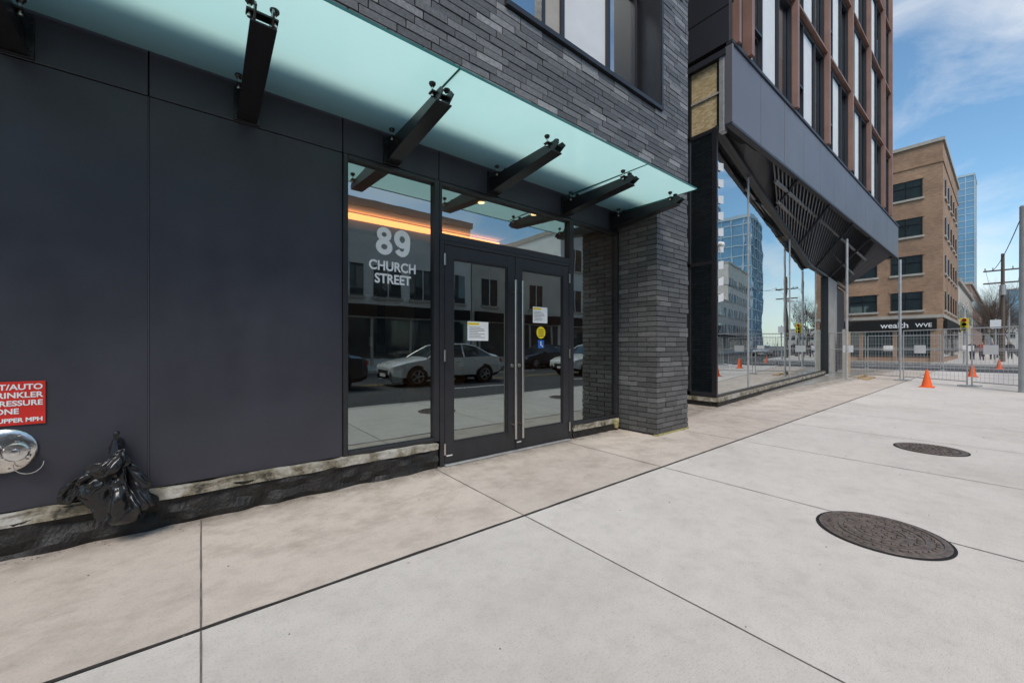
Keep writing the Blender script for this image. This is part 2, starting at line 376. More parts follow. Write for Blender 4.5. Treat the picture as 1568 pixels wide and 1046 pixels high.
mb=MB()
g=.008; ZB=.275; ZS=2.96
P_=((-5.3,-4.04),(-4.04,-2.79),(-2.79,-1.54),(-1.54,-.28),(-.28,.984))
for a,b in P_: mb.box(a+g/2,b-g/2,0,.03,ZB,ZS-g/2,'panel')
for a,b in P_+((.984,1.93),(1.93,3.90),(3.90,4.93)): mb.box(a+g/2,b-g/2,-.002,.03,ZS+g/2,3.585,'panel')
mb.box(-5.3,4.93,.04,.1,2.965,3.58,'seam'); mb.box(-5.3,.98,.04,.1,.02,2.96,'seam')
mb.box(-.2815,-.2785,-.001,.02,ZB,ZS,'fascia')
mb.build('metal_wall_panels',EB,bevel=.003)
def ledge(x0,x1,z0,z1,yfr,k,name,amp=.012,step=.03):
    vs=[];fs=[];n=int((x1-x0)/step)+1; nz=5
    for i in range(n+1):
        x=x0+(x1-x0)*i/n
        row=[]
        for j in range(nz):
            z=z0+(z1-z0)*j/(nz-1)
            y=yfr+amp*noise.noise(Vector((x*7,z*18,yfr*50)))*1.5
            zz=z+(amp*1.2*noise.noise(Vector((x*5,3.3,z*3))) if 0<j else 0)
            row.append((x,y,zz))
        last=row[-1]; row.append((x,.05,last[2]+.004))
        vs+=row
    m_=nz+1
    for i in range(n):
        for j in range(m_-1): fs.append((i*m_+j,(i+1)*m_+j,(i+1)*m_+j+1,i*m_+j+1))
    fs.append(tuple(range(m_-1,-1,-1))); fs.append(tuple(n*m_+j for j in range(m_)))
    b=MB(); b.add(vs,fs,k); return b.build(name,EB)
ledge(-5.3,1.90,.195,.262,-.045,'ledge','concrete_ledge',.017)
ledge(-5.3,1.90,-.02,.208,-.032,'black_tar','waterproofing',.030)
ledge(3.94,4.94,.10,.17,-.03,'ledge','concrete_ledge_right')
ledge(3.94,4.94,-.02,.11,-.015,'black_tar','waterproofing_right')
mb=MB(); mb.lathe((4.86,-.03,.15),(0,0,1),[(.03,-.12),(.04,-.05),(.035,.0),(.02,.02)],'foam',9); mb.build('foam_filler',EB)
mb=MB()
def vert(x,w,z0,z1,y0=-.02,y1=.08): mb.box(x-w/2,x+w/2,y0,y1,z0,z1,'frame')
vert(1.005,.04,.27,2.955); vert(1.90,.055,.27,2.955)
mb.box(1.026,1.872,-.018,.078,.27,.305,'frame'); mb.box(1.026,1.872,-.018,.078,2.92,2.954,'frame')
vert(3.925,.05,.17,2.955); vert(4.92,.05,.17,2.955)
mb.box(3.951,4.894,-.018,.078,.17,.215,'frame'); mb.box(3.951,4.894,-.018,.078,2.92,2.954,'frame')
mb.box(1.93,3.90,-.022,.082,2.35,2.42,'frame'); mb.box(1.93,3.90,-.018,.078,2.92,2.953,'frame')
vert(1.955,.05,0.002,2.349,-.03,.09); vert(3.875,.05,.002,2.349,-.03,.09)
vert(1.945,.03,2.421,2.919,-.019,.079); vert(3.885,.03,2.421,2.919,-.019,.079)
mb.box(1.981,3.849,-.03,.09,2.31,2.349,'frame'); mb.box(1.981,3.849,-.06,.09,.004,.018,'galv')
mb.build('window_and_door_frame',EB,bevel=.003)
for (a,b,nm) in((1.985,2.922,'door_leaf_left'),(2.930,3.845,'door_leaf_right')):
    mb=MB(); s=.105
    mb.box(a,a+s,-.025,.025,.03,2.305,'frame'); mb.box(b-s,b,-.025,.025,.03,2.305,'frame')
    mb.box(a+s,b-s,-.024,.024,.03,.235,'frame'); mb.box(a+s,b-s,-.024,.024,2.17,2.304,'frame')
    for (u0,u1,z0,z1) in((a+s,a+s+.014,.235,2.17),(b-s-.014,b-s,.235,2.17),(a+s+.014,b-s-.014,.235,.249),(a+s+.014,b-s-.014,2.156,2.17)): mb.box(u0,u1,-.014,.014,z0,z1,'frame')
    hx=a-.004 if 'left' in nm else b+.004
    for z in(.18,1.15,2.15): mb.tube((hx,-.036,z-.06),(hx,-.036,z+.06),.012,'stainless',8)
    px=b-.05 if 'left' in nm else a+.05
    mb.tube((px,-.105,.17),(px,-.105,2.02),.0145,'stainless',12)
    for z in(.33,1.88): mb.tube((px,-.105,z),(px,-.02,z),.010,'stainless',8)
    mb.tube((px,-.04,1.02),(px,-.024,1.02),.022,'stainless',12)
    mb.box(a+.02,a+.09,-.0265,-.0251,.10,.112,'white_blind')
    mb.build(nm,EB,bevel=.002)
    mb=MB(); mb.quad([(a+s,.0,.235),(b-s,.0,.235),(b-s,.0,2.17),(a+s,.0,2.17)],'glass_door'); mb.build(nm+'_glass',EB)
mb=MB()
mb.quad([(1.02,.03,.30),(1.88,.03,.30),(1.88,.03,2.93),(1.02,.03,2.93)],'glass_door')
mb.quad([(3.95,.031,.21),(4.90,.031,.21),(4.90,.031,2.93),(3.95,.031,2.93)],'glass_door')
mb.quad([(1.96,.032,2.41),(3.87,.032,2.41),(3.87,.032,2.93),(1.96,.032,2.93)],'glass_door')
mb.build('fixed_window_glass',EB)
mb=MB()
mb.box(.95,4.95,.1,5.5,-.05,.02,'lobbyfloor'); mb.box(.9,4.95,5.2,5.4,0,3.5,'lobbywall'); mb.box(.86,.95,.12,5.2,0,3.5,'lobbywall'); mb.box(4.95,5.05,.12,5.2,0,3.5,'lobbywall')
mb.box(.9,4.95,.1,5.3,3.47,3.56,'lightwall')
mb.box(.96,4.94,3.0,3.06,3.34,3.43,'led')
mb.box(.96,4.94,3.07,3.3,3.2,3.46,'lobbywall')
mb.box(3.3,4.7,4.0,4.6,.02,1.1,'wood'); mb.box(3.2,4.8,3.9,4.7,1.1,1.15,'stone')
for x in(1.5,2.4,3.3): mb.box(x,x+.7,5.15,5.19,.3,2.4,'stone')
mb.box(1.43,1.57,.06,.12,.87,1.03,'stone'); mb.box(1.45,1.55,.055,.06,.89,1.01,'white_blind')
mb.box(1.22,1.27,1.6,1.62,1.3,1.42,'white_blind'); mb.box(1.75,1.80,1.6,1.62,1.25,1.37,'white_blind')
for x,y in((1.8,1.2),(3.4,1.4),(4.4,1.3),(2.5,4.0)): mb.lathe((x,y,3.469),(0,0,-1),[(.05,0),(.05,.006),(.001,.006)],'spot',16)
mb.build('lobby_interior',EB)
SG=empty('address_lettering')
mb=MB()
def ribbon(path,w,y,closed=False):
    n=len(path); vs=[]
    for i in range(n):
        if closed: a=path[i-1]; b=path[(i+1)%n]
        else: a=path[max(0,i-1)]; b=path[min(n-1,i+1)]
        d=Vector((b[0]-a[0],b[1]-a[1])).normalized(); nn=Vector((-d.y,d.x))*w/2
        vs+=[(path[i][0]+nn.x,y,path[i][1]+nn.y),(path[i][0]-nn.x,y,path[i][1]-nn.y)]
    m_=n if closed else n-1
    mb.add(vs,[(2*i,2*i+1,2*((i+1)%n)+1,2*((i+1)%n)) for i in range(m_)],'white')
h=.262; z0=2.118; sw=.056
def ell(cx,cz,rx,rz,n=48): return [(cx+rx*math.cos(2*math.pi*i/n),cz+rz*math.sin(2*math.pi*i/n)) for i in range(n)]
cx=1.366
ribbon(ell(cx,z0+.735*h,.047,h*.265-sw*.42),sw*.84,.026,True); ribbon(ell(cx,z0+.29*h,.055,h*.29-sw*.45),sw*.9,.0256,True)
cx=1.545
ribbon(ell(cx,z0+.66*h,.055,h*.34-sw*.5),sw,.026,True)
tail=[(cx+.055,z0+.68*h),(cx+.056,z0+.5*h),(cx+.050,z0+.32*h),(cx+.036,z0+.19*h),(cx+.014,z0+.115*h),(cx-.010,z0+.108*h),(cx-.034,z0+.145*h),(cx-.052,z0+.235*h)]
ribbon(tail,sw*.95,.0256)
mb.build('digits',SG)
text('street_name','CHURCH',(1.455,.027,1.972),.125,'white',parent=SG,offset=.0035,sx=.90)
text('street_type','STREET',(1.455,.027,1.850),.125,'white',parent=SG,offset=.0035,sx=.88)
def notice(x0,x1,z0,z1,lines,name='door_notice',y=-.004):
    mb=MB(); mb.box(x0,x1,y-.001,y,z0,z1,'white')
    w=x1-x0;h=z1-z0
    mb.box(x0+.02*w,x0+.55*w,y-.002,y-.0012,z1-.18*h,z1-.06*h,'yellow')
    for i in range(lines):
        zz=z1-(.28+.62*i/lines)*h
        mb.box(x0+.08*w,x0+(.5+.4*random.random())*w,y-.002,y-.0012,zz-.008,zz,'greywall')
    mb.build(name)
notice(2.275,2.55,1.31,1.52,7); notice(3.225,3.47,1.54,1.74,7)
mb=MB(); mb.lathe((3.36,-.004,1.42),(0,-1,0),[(.075,0),(.075,.002),(.001,.002)],'yellow',28)
for i in range(4): mb.box(3.315,3.405,-.0075,-.0065,1.375+i*.026,1.382+i*.026,'seam')
mb.build('warning_sticker')
mb=MB(); mb.box(3.31,3.41,-.006,-.004,1.225,1.325,'blue'); mb.lathe((3.355,-.006,1.30),(0,-1,0),[(.009,0),(.009,.002),(.001,.002)],'white',12); mb.box(3.35,3.362,-.008,-.0065,1.262,1.29,'white'); mb.box(3.35,3.382,-.008,-.0065,1.254,1.2615,'white'); mb.box(3.376,3.384,-.008,-.0065,1.238,1.2535,'white'); mb.build('accessibility_sticker')

# ------------------------------------------------------------------ canopy
CN=empty('glass_canopy')
ZG=3.24
joints=[-2.3,-.87,1.455,3.83,4.93]
for i,(a,b) in enumerate(zip(joints[:-1],joints[1:])):
    mb=MB(); za=ZG+.02; zb=ZG
    y0,y1=-.02,-1.215
    mb.add([(a+.006,y0,za),(b-.006,y0,za),(b-.006,y1,zb),(a+.006,y1,zb)],[(0,1,2,3)],'canopy')
    mb.box(a+.006,b-.006,y1-.004,y1,zb-.008,zb+.010,'glassedge')
    mb.box(a+.003,a+.006,y1,y0,zb-.004,zb+.02,'glassedge'); mb.box(b-.006,b-.003,y1,y0,zb-.004,zb+.02,'glassedge')
    mb.build('glass_pane_%d'%i,CN)
for i,x in enumerate((-.87,.28,1.43,2.62,3.80,4.80)):
    mb=MB()
    mb.box(x-.085,x+.085,-.022,-.003,2.97,3.22,'steel_black')
    for s in(-1,1):
        xa=x+s*.038; xb=xa+s*.010
        p=[(-.022,2.99),(-.022,3.16),(-1.06,3.165),(-1.10,3.12),(-1.02,3.075)]
        vs=[(xa,y,z) for y,z in p]+[(xb,y,z) for y,z in p]; n=len(p)
        mb.add(vs,[tuple(range(n)),tuple(range(2*n-1,n-1,-1))]+[(j,j+n,(j+1)%n+n,(j+1)%n) for j in range(n)],'steel_black')
    mb.add([(x-.066,-.022,2.985),(x+.066,-.022,2.985),(x+.066,-1.03,3.07),(x-.066,-1.03,3.07),(x-.066,-.022,2.995),(x+.066,-.022,2.995),(x+.066,-1.03,3.08),(x-.066,-1.03,3.08)],
        [(0,3,2,1),(4,5,6,7),(0,1,5,4),(1,2,6,5),(2,3,7,6),(3,0,4,7)],'steel_black')
    for yy in(-.16,-.96):
        mb.box(x-.08,x+.08,yy-.03,yy+.03,3.155,3.168,'steel_black')
        for s in(-1,1):
            mb.tube((x+s*.062,yy,3.15),(x+s*.062,yy,3.25),.008,'stainless',8)
            mb.lathe((x+s*.062,yy,3.222),(0,0,1),[(.012,-.02),(.026,0),(.026,.012),(.001,.012)],'steel_black',14)
            mb.lathe((x+s*.062,yy,3.142),(0,0,-1),[(.014,0),(.014,.012),(.001,.014)],'stainless',8)
    for z in(3.02,3.18):
        for s in(-1,1): mb.lathe((x+s*.068,-.022,z),(0,-1,0),[(.011,0),(.011,.008),(.001,.009)],'steel_black',6)
    mb.build('bracket_%d'%i,CN,bevel=.0015)

# ------------------------------------------------------------------ red sign
RS=empty('sprinkler_sign')
mb=MB(); mb.box(-1.20,-.742,-.010,-.002,.782,1.040,'red')
mb.build('sign_plate',RS,bevel=.001)
for i,(s,z,sz,xr) in enumerate((("FIRE DEPT/AUTO",.992,.046,-.752),("SPRINKLER",.944,.046,-.752),("LOW PRESSURE",.897,.044,-.752),("ZONE",.850,.044,-.845),("1ST TO UPPER MPH",.800,.034,-.752))):
    text('line_%d'%i,s,(xr,-.012,z),sz,'white',parent=RS,offset=.0012,align='RIGHT')
FC=empty('fire_department_connection')
mb=MB()
c=(-.90,0,.635)
mb.lathe(c,(0,-1,0),[(.128,.002),(.128,.012),(.118,.022),(.10,.024),(.085,.03),(.001,.03)],'chrome',40)
for dx,dz in((-.06,.0),(.06,.0)):
    cc=(c[0]+dx,0,c[2]+dz)
    mb.lathe(cc,(0,-1,0),[(.040,.02),(.040,.06),(.052,.062),(.054,.085),(.047,.092),(.02,.094),(.018,.105),(.001,.107)],'chrome',24)
    for k in range(3):
        t=R(90+120*k); mb.lathe((cc[0]+.054*math.cos(t),-.074,cc[2]+.054*math.sin(t)),(0,-1,0),[(.008,-.012),(.010,0),(.008,.014),(.001,.015)],'chrome',10)
for q in range(8):
    t=q*math.pi/4+.2; mb.lathe((c[0]+.108*math.cos(t),-.022,c[2]+.108*math.sin(t)),(0,-1,0),[(.008,0),(.008,.006),(.001,.007)],'chrome',8)
pts=[Vector((-.80+.06*math.cos(t),-.05,.56-.065*math.sin(t))) for t in [math.pi*i/9 for i in range(10)]]
for a,b in zip(pts[:-1],pts[1:]): mb.tube(a,b,.003,'chrome',6)
mb.build('siamese_inlet',FC,smooth=True)

# crumpled bag: planar facets with sharp creases from summed triangular waves
def tri(x): return abs((x-math.floor(x))*2-1)
def bag(seed,crumple=1.0):
    import bmesh
    rnd=random.Random(seed)
    bm=bmesh.new(); bmesh.ops.create_icosphere(bm,subdivisions=6,radius=1)
    W=[]
    for f,a,cnt in((.55,.030,5),(1.1,.016,7),(2.3,.0075,9)):
        for _ in range(cnt):
            d=Vector((rnd.gauss(0,1),rnd.gauss(0,1),rnd.gauss(0,.55))).normalized()
            W.append((d,f*rnd.uniform(.7,1.3),a*rnd.uniform(.6,1.2),rnd.random()))
    for v in bm.verts:
        p=v.co.copy(); z=p.z; t=(z+1)/2
        prof=(1.0 if t<.5 else max(.09,1-((t-.5)/.5)**1.15*.93))
        rr=math.hypot(p.x,p.y)+1e-6
        base=min(1,(1-abs(z)**4)**.5*1.02) if abs(z)<1 else 0
        k=(base*prof)/rr if rr>1e-4 else 0
        q=Vector((p.x*k*.128,p.y*k*.105,z*.215))
        pp=p+Vector((noise.noise(p*1.3+Vector((seed,0,0))),noise.noise(p*1.3+Vector((0,seed,3))),noise.noise(p*1.3+Vector((4,4,seed)))))*.35
        d=sum(a*(tri(pp.dot(n_)*f+ph)-.5) for n_,f,a,ph in W)*crumple
        # gathers radiating from the tie
        th=math.atan2(p.y,p.x); d+=.016*max(0,t-.45)*(tri(th*11/6.283+1.2*noise.noise(p*2)+seed)-.5)*2*prof
        lim=.35+.65*prof
        q+=Vector((p.x,p.y,p.z*.35))*d*lim*1.25
        v.co=q
    me=bpy.data.meshes.new('bag_body'); bm.to_mesh(me); bm.free()
    for p in me.polygons: p.use_smooth=True
    me.materials.append(M['blackbag']); return me
BG=empty('garbage_bag')
def bagpart(n,loc,rot,sc,seed,cr=1.0):
    o=bpy.data.objects.new(n,bag(seed,cr)); COL.objects.link(o); o.location=loc; o.rotation_euler=tuple(R(a) for a in rot); o.scale=sc; o.parent=BG
bagpart('bag_body',(-.390,-.135,.345),(0,-6,0),(1,1,1),3)
bagpart('bag_flap',(-.500,-.12,.43),(10,48,0),(.55,.5,.62),4,1.3)
bagpart('bag_flap_tip',(-.625,-.10,.37),(20,25,10),(.28,.28,.42),7,1.5)
bagpart('bag_flap_fold',(-.42,-.16,.50),(10,20,20),(.50,.42,.50),9,1.4)
mb=MB(); mb.tube((-.43,-.11,.57),(-.43,-.10,.65),.030,'blackbag',9,.012); mb.tube((-.43,-.10,.65),(-.425,-.09,.69),.008,'blackbag',8,.018); mb.lathe((-.425,-.09,.69),(0,0,1),[(.014,-.01),(.018,.0),(.012,.012),(.001,.016)],'steel_black',10)
mb.tube((-.43,0,.62),(-.43,-.11,.60),.03,'steel_black',12); mb.build('tie',BG)

# ------------------------------------------------------------------ neighbouring building
NB=empty('copper_fin_building')
def gy(x): return .05+.088*(x-8.3)
def gz(x): return 5.75-(5.75-4.23)*(x-8.3)/9.1 if x<17.4 else 4.23
mb=MB(); yF=-.25; XE=27.8
x=8.3
while x<XE-.1:
    x2=min(x+1.5,XE); mb.box(x+.012,x2-.012,yF,yF+.08,5.72,7.28,'fascia'); x=x2
mb.box(8.32,XE-.02,yF+.03,yF+.3,5.76,7.26,'seam')
mb.box(8.28,XE,yF-.03,yF+.1,7.285,7.36,'fascia_dk'); mb.box(8.27,XE+.02,yF-.02,yF+.1,5.66,5.715,'fascia_dk')
mb.box(8.285,8.34,yF-.02,yF+.13,5.72,7.28,'fascia'); mb.box(8.28,8.42,yF+.14,yF+.24,5.6,7.2,'galv')
mb.box(XE-.1,XE,yF+.09,4,5.72,7.28,'fascia')
mb.build('fascia_panels',NB,bevel=.004)
mb=MB()
mb.box(8.33,8.40,yF+.25,5,5.75,7.1,'osb'); mb.box(8.30,8.335,yF+.25,2.6,6.42,6.46,'stone'); mb.box(8.29,8.34,.58,.64,5.75,7.1,'frame')
mb.box(8.25,8.41,yF+.1,5,7.12,7.24,'fascia_dk')
mb.box(8.29,8.45,yF+.05,9,7.37,45,'fascia_dk')
for z in range(8,20,2): mb.box(8.283,8.29,yF+.05,9,z+.1,z+.12,'seam')
mb.build('side_wall',NB)
mb=MB()
fins=[9.1,12.0,14.9,17.8,20.7,23.6,25.4]
mb.box(8.46,25.4,yF+.60,14,7.36,45,'lobbywall')
for fl in range(13):
    z0=7.37+fl*2.95
    mb.box(8.46,25.38,yF+.05,yF+.595,z0+2.62,z0+2.95,'fascia_dk'); mb.box(8.4,25.42,yF-.06,yF+.05,z0+2.74,z0+2.80,'copper')
    for a,b in zip([8.46]+fins[:-1],fins):
        w=b-a
        for k,fr in enumerate((.04,.30,.66,.97)):
            xx=a+w*fr; mb.box(xx-.02,xx+.02,yF+.03,yF+.12,z0,z0+2.62,'frame')
        mb.box(a,b,yF+.041,yF+.115,z0+.0,z0+.06,'frame'); mb.box(a,a+w*.30,yF+.03,yF+.11,z0+.85,z0+.90,'frame')
        if w>1:
            mb.box(a+w*.32,a+w*.64,yF+.10,yF+.12,z0+.06,z0+2.60,'white_blind')
            h_=random.choice((0.05,.05,.9,1.3)); mb.box(a+w*.68,a+w*.95,yF+.2,yF+.22,z0+h_,z0+2.54,'white_blind')
            if random.random()<.6: mb.box(a+w*.06,a+w*.28,yF+.2,yF+.22,z0+random.choice((.1,1.2)),z0+2.54,'white_blind')
for x in fins: mb.box(x-.07,x+.07,yF-.10,yF+.1,7.36,45,'copper')
mb.box(8.46,8.56,yF-.08,yF+.1,7.36,45,'copper')
mb.build('upper_storeys',NB)
mb=MB(); mb.quad([(8.46,yF+.13,7.38),(25.38,yF+.13,7.38),(25.38,yF+.13,45),(8.46,yF+.13,45)],'glass_up'); mb.build('upper_glazing',NB)
mb=MB()
st=[8.3,10.4,14.6,18.8,20.8]
for a,b in zip(st[:-1],st[1:]):
    if a<17.4<b:
        mb.quad([(a,gy(a),.22),(17.4,gy(17.4),.22),(17.4,gy(17.4),gz(17.4)),(a,gy(a),gz(a))],'glass_store'); a=17.4
    mb.quad([(a,gy(a),.22),(b,gy(b),.22),(b,gy(b),gz(b)),(a,gy(a),gz(a))],'glass_store')
mb.quad([(8.3,gy(8.3),.22),(8.3,2.5,.22),(8.3,2.5,5.74),(8.3,gy(8.3),5.74)],'glass_door')
mb.build('storefront_glass',NB)
mb=MB()
for i,xx in enumerate(st):
    w=.05 if i==0 else .02
    mb.box(xx-w/2,xx+w/2,gy(xx)-.02,gy(xx)+.08,.2,gz(xx),'frame' if i in(0,4) else 'galv')
for yy in(.62,1.3,2.0): mb.box(8.27,8.35,yy-.03,yy+.03,.2,5.74,'frame')
mb.box(8.27,8.35,.08,2.5,2.95,3.02,'frame'); mb.box(8.27,8.35,.08,2.5,.2,.28,'frame'); mb.box(8.27,8.35,.08,2.5,5.66,5.74,'frame')
mb.tube((8.33,gy(8.33),.225),(20.8,gy(20.8),.225),.03,'frame',4)
mb.tube((8.3,gy(8.3)-.03,5.74),(17.4,gy(17.4)-.03,4.23),.07,'frame',4); mb.tube((17.4,gy(17.4)-.03,4.23),(27,gy(27)-.03,4.23),.06,'frame',4)
mb.lathe((8.36,gy(8.36)-.03,3.35),(0,-1,-.3),[(.05,0),(.05,.08),(.03,.11),(.001,.11)],'white',12)
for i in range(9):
    z=2.15+i*.34; mb.add([(8.335,.025,z),(8.62,.045,z+.05),(8.62,.045,z+.22),(8.335,.025,z+.15)],[(0,1,2,3)],'white_blind')  # white quads added outside the glass, standing in for reflected balconies opposite
mb.build('storefront_frame',NB)
mb=MB()
def slab(x0,x1,off0,off1,z0,z1,k):
    mb.add([(x0,gy(x0)+off0,z0),(x1,gy(x1)+off0,z0),(x1,gy(x1)+off1,z0),(x0,gy(x0)+off1,z0),(x0,gy(x0)+off0,z1),(x1,gy(x1)+off0,z1),(x1,gy(x1)+off1,z1),(x0,gy(x0)+off1,z1)],
     [(0,3,2,1),(4,5,6,7),(0,1,5,4),(1,2,6,5),(2,3,7,6),(3,0,4,7)],k)
slab(8.28,20.9,-.05,.1,.10,.19,'ledge'); slab(8.30,20.9,-.03,.1,-.02,.098,'black_tar')
mb.box(8.25,8.36,.14,2.5,.10,.185,'ledge'); mb.box(8.27,8.36,.14,2.5,-.02,.097,'black_tar')
slab(20.85,23.2,-.12,.3,0,4.2,'concwall'); slab(23.25,27.5,.1,.3,0,4.2,'fascia_dk')
slab(20.8,20.845,-.13,.1,.1,4.2,'frame')
mb.box(8.4,27,6.5,6.7,0,5.7,'lobbywall'); mb.box(8.4,27,2.4,6.6,5.6,5.7,'greywall'); mb.box(5.8,8.4,2.5,2.7,0,20,'fascia_dk')
mb.box(8.4,27,.3,6.6,-.02,.02,'lobbyfloor'); mb.box(26.9,27,2,6.6,0,5.7,'lobbywall')
for xx in(11.5,16,20.5): mb.box(xx,xx+.5,3.2,3.7,0,5.6,'concwall')
mb.box(9.3,9.9,2.2,2.5,.02,1.0,'wood'); mb.box(9.2,12,5.6,6.2,.02,1.1,'wood')
for x,y in((10.5,2.4),(12.5,4.2)): mb.lathe((x,y,4.6),(0,0,-1),[(.02,-.3),(.07,0),(.05,.02),(.001,.02)],'spot',14)
mb.build('storefront_base_and_interior',NB)
# unfinished soffit: dark backing, angled slats, joists
mb=MB()
def Fp(x,d=0): return Vector((x,yF+.02,5.70+d))
def Gp(x,d=0): return Vector((x,gy(x)-.02,gz(x)+d))
xs_=[8.3+i*(27-8.3)/22 for i in range(23)]
vs=[];fs=[]
for x in xs_: vs+= [Fp(x,.16),Gp(x,.18)]
for i in range(22): fs.append((2*i,2*i+1,2*i+3,2*i+2))
mb.add(vs,fs,'fascia_dk')
x=10.6
while x<23.2:
    a=Fp(x,.05); b=Gp(x+2.6,.05); u=Vector((.055,0,.03))
    mb.add([a-u,a+u,b+u,b-u],[(0,1,2,3)],'slat'); 
    x+=.30
for k in (.0,.33,.66,1.0):
    mb.tube(Fp(10.6,.0).lerp(Gp(13.2,.0),k),Fp(23.1,.0).lerp(Gp(25.7,.0),k),.045,'frame' if k in(0,1.0) else 'slat',4)
for x in(12.4,15.4,18.4,21.4): mb.tube(Fp(x,-.01),Gp(x+.1,-.01),.05,'frame',4)
mb.build('unfinished_soffit',NB)
mb=MB()
mb.tube((28.3,-.25,-.1),(28.3,-.25,5.7),.06,'galv',10); mb.box(28.1,28.5,-.45,-.05,-.1,.03,'galv'); mb.build('support_post',NB)
mb=MB(); mb.tube((18.7,.0,0),(18.7,.0,5.2),.04,'galv',10); mb.box(18.58,18.82,-.12,.12,0,.02,'galv'); mb.build('prop_post',NB)
mb=MB(); mb.box(22.6,23.2,.75,.9,0,1.9,'wood'); mb.box(22.55,22.6,.72,.92,0,2.0,'stone'); mb.box(19.6,21.0,-.2,-.15,.0,.12,'wood'); mb.box(19.3,20.6,-.5,-.3,.0,.05,'wood'); mb.build('lumber_stack',bevel=.01)

# ------------------------------------------------------------------ brick corner building
CB=empty('tan_brick_building')
mb=MB(); X0,X1,Y0,Y1,H=44.5,60,-.65,26,17.0
mb.box(X0+.02,X1,Y0+.02,Y1,0,H-.02,'tan_x')
mb.box(X0,X0+.02,Y0,Y1,3.6,H,'tan_y'); mb.box(X0+.021,X1,Y0,Y0+.02,3.6,H,'tan_x')
mb.box(X0-.12,X1,Y0-.12,Y0+.3,H,H+.25,'stone'); mb.box(X0-.12,X0+.3,Y0+.3,Y1,H,H+.25,'stone')
mb.box(X0-.06,X0,Y0-.06,Y1,15.4,15.6,'tan_y'); mb.box(X0-.06,X0,Y0-.06,Y1,3.45,3.7,'stone'); mb.box(X0,X1,Y0-.06,Y0,3.45,3.7,'stone'); mb.box(X0,X1,Y0-.05,Y0,15.4,15.6,'tan_x')
for z in(4.1,7.0,10.0,13.0):
    y=.42
    while y<24:
        mb.box(X0-.012,X0+.01,y,y+1.8,z,z+1.45,'glass_dark')
        mb.box(X0-.05,X0-.013,y+.86,y+.94,z,z+1.45,'frame'); mb.box(X0-.05,X0-.013,y,y+.06,z,z+1.45,'frame'); mb.box(X0-.05,X0-.013,y+1.74,y+1.8,z,z+1.45,'frame'); mb.box(X0-.05,X0-.013,y+.06,y+1.74,z+.9,z+.96,'frame')
        mb.box(X0-.10,X0-.001,y-.1,y+1.9,z-.16,z-.002,'stone'); mb.box(X0-.05,X0-.001,y-.1,y+1.9,z+1.455,z+1.62,'tan_y')
        y+=2.65
    x=X0+1.4
    while x<X1-1.5:
        mb.box(x,x+1.4,Y0-.012,Y0+.01,z,z+1.5,'glass_dark'); mb.box(x-.1,x+1.5,Y0-.1,Y0-.001,z-.16,z-.002,'stone'); mb.box(x+.66,x+.74,Y0-.05,Y0-.013,z,z+1.5,'frame'); x+=2.6
mb.box(X0-.03,X0,Y0+.5,Y1,.4,2.5,'glass_dark'); mb.box(X0-.22,X0,Y0+.3,13,2.55,3.35,'seam')
for i in range(12): mb.box(X0-.06,X0-.031,Y0+.4+i*2.1,Y0+.65+i*2.1,0,2.5,'tan_y')
mb.box(X0-.05,X0,Y0,Y0+.39,0,3.4,'tan_y'); mb.box(X0,X1,Y0-.03,Y0,.4,2.6,'glass_dark'); mb.box(X0+.5,X1,Y0-.2,Y0-.031,2.65,3.3,'seam')
mb.box(X0+4,X0+9,4,9,H,H+2.2,'stone')
mb.build('walls_and_windows',CB)
text('shop_sign','wealth',(X0-.24,2.0,2.72),.62,'white',rot=(90,0,-90),parent=CB,offset=.01)
text('shop_sign_small','WVE',(X0-.24,.35,2.75),.42,'white',rot=(90,0,-90),parent=CB,offset=.008)

def tower(name,x,y,wx,wy,h,wall,gl,fh=3.2,bay=3.0):
    mb=MB(); mb.box(x,x+wx,y,y+wy,0,h,gl)
    z=fh
    while z<h: mb.box(x-.15,x+wx+.15,y-.15,y+wy+.15,z-.35,z,wall); z+=fh
    k=y
    while k<=y+wy: mb.box(x-.2,x-.0,k-.15,k+.15,0,h,wall); mb.box(x+wx,x+wx+.2,k-.15,k+.15,0,h,wall); k+=bay
    k=x
    while k<=x+wx: mb.box(k-.15,k+.15,y-.2,y,0,h,wall); mb.box(k-.15,k+.15,y+wy,y+wy+.2,0,h,wall); k+=bay
    mb.box(x-.3,x+wx+.3,y-.3,y+wy+.3,h,h+1,wall)
    return mb.build(name)
M['blueglass']=pm('blue_curtain_glass',(.16,.30,.42),.12,.3,.3,.05,spec=.8)
M['towerwall']=pm('tower_spandrel',(.42,.52,.58),.5,0,.1,.1)
tower('glass_tower',300,6,20,13,86,'towerwall','blueglass')
tower('glass_tower',270,13.5,20,8,70,'beige','blueglass')
tower('glass_tower',420,-10,20,9,38,'greywall','blueglass')
tower('glass_tower',135,-42,18,20,40,'towerwall','blueglass')
tower('glass_tower',175,-60,18,16,62,'towerwall','blueglass')
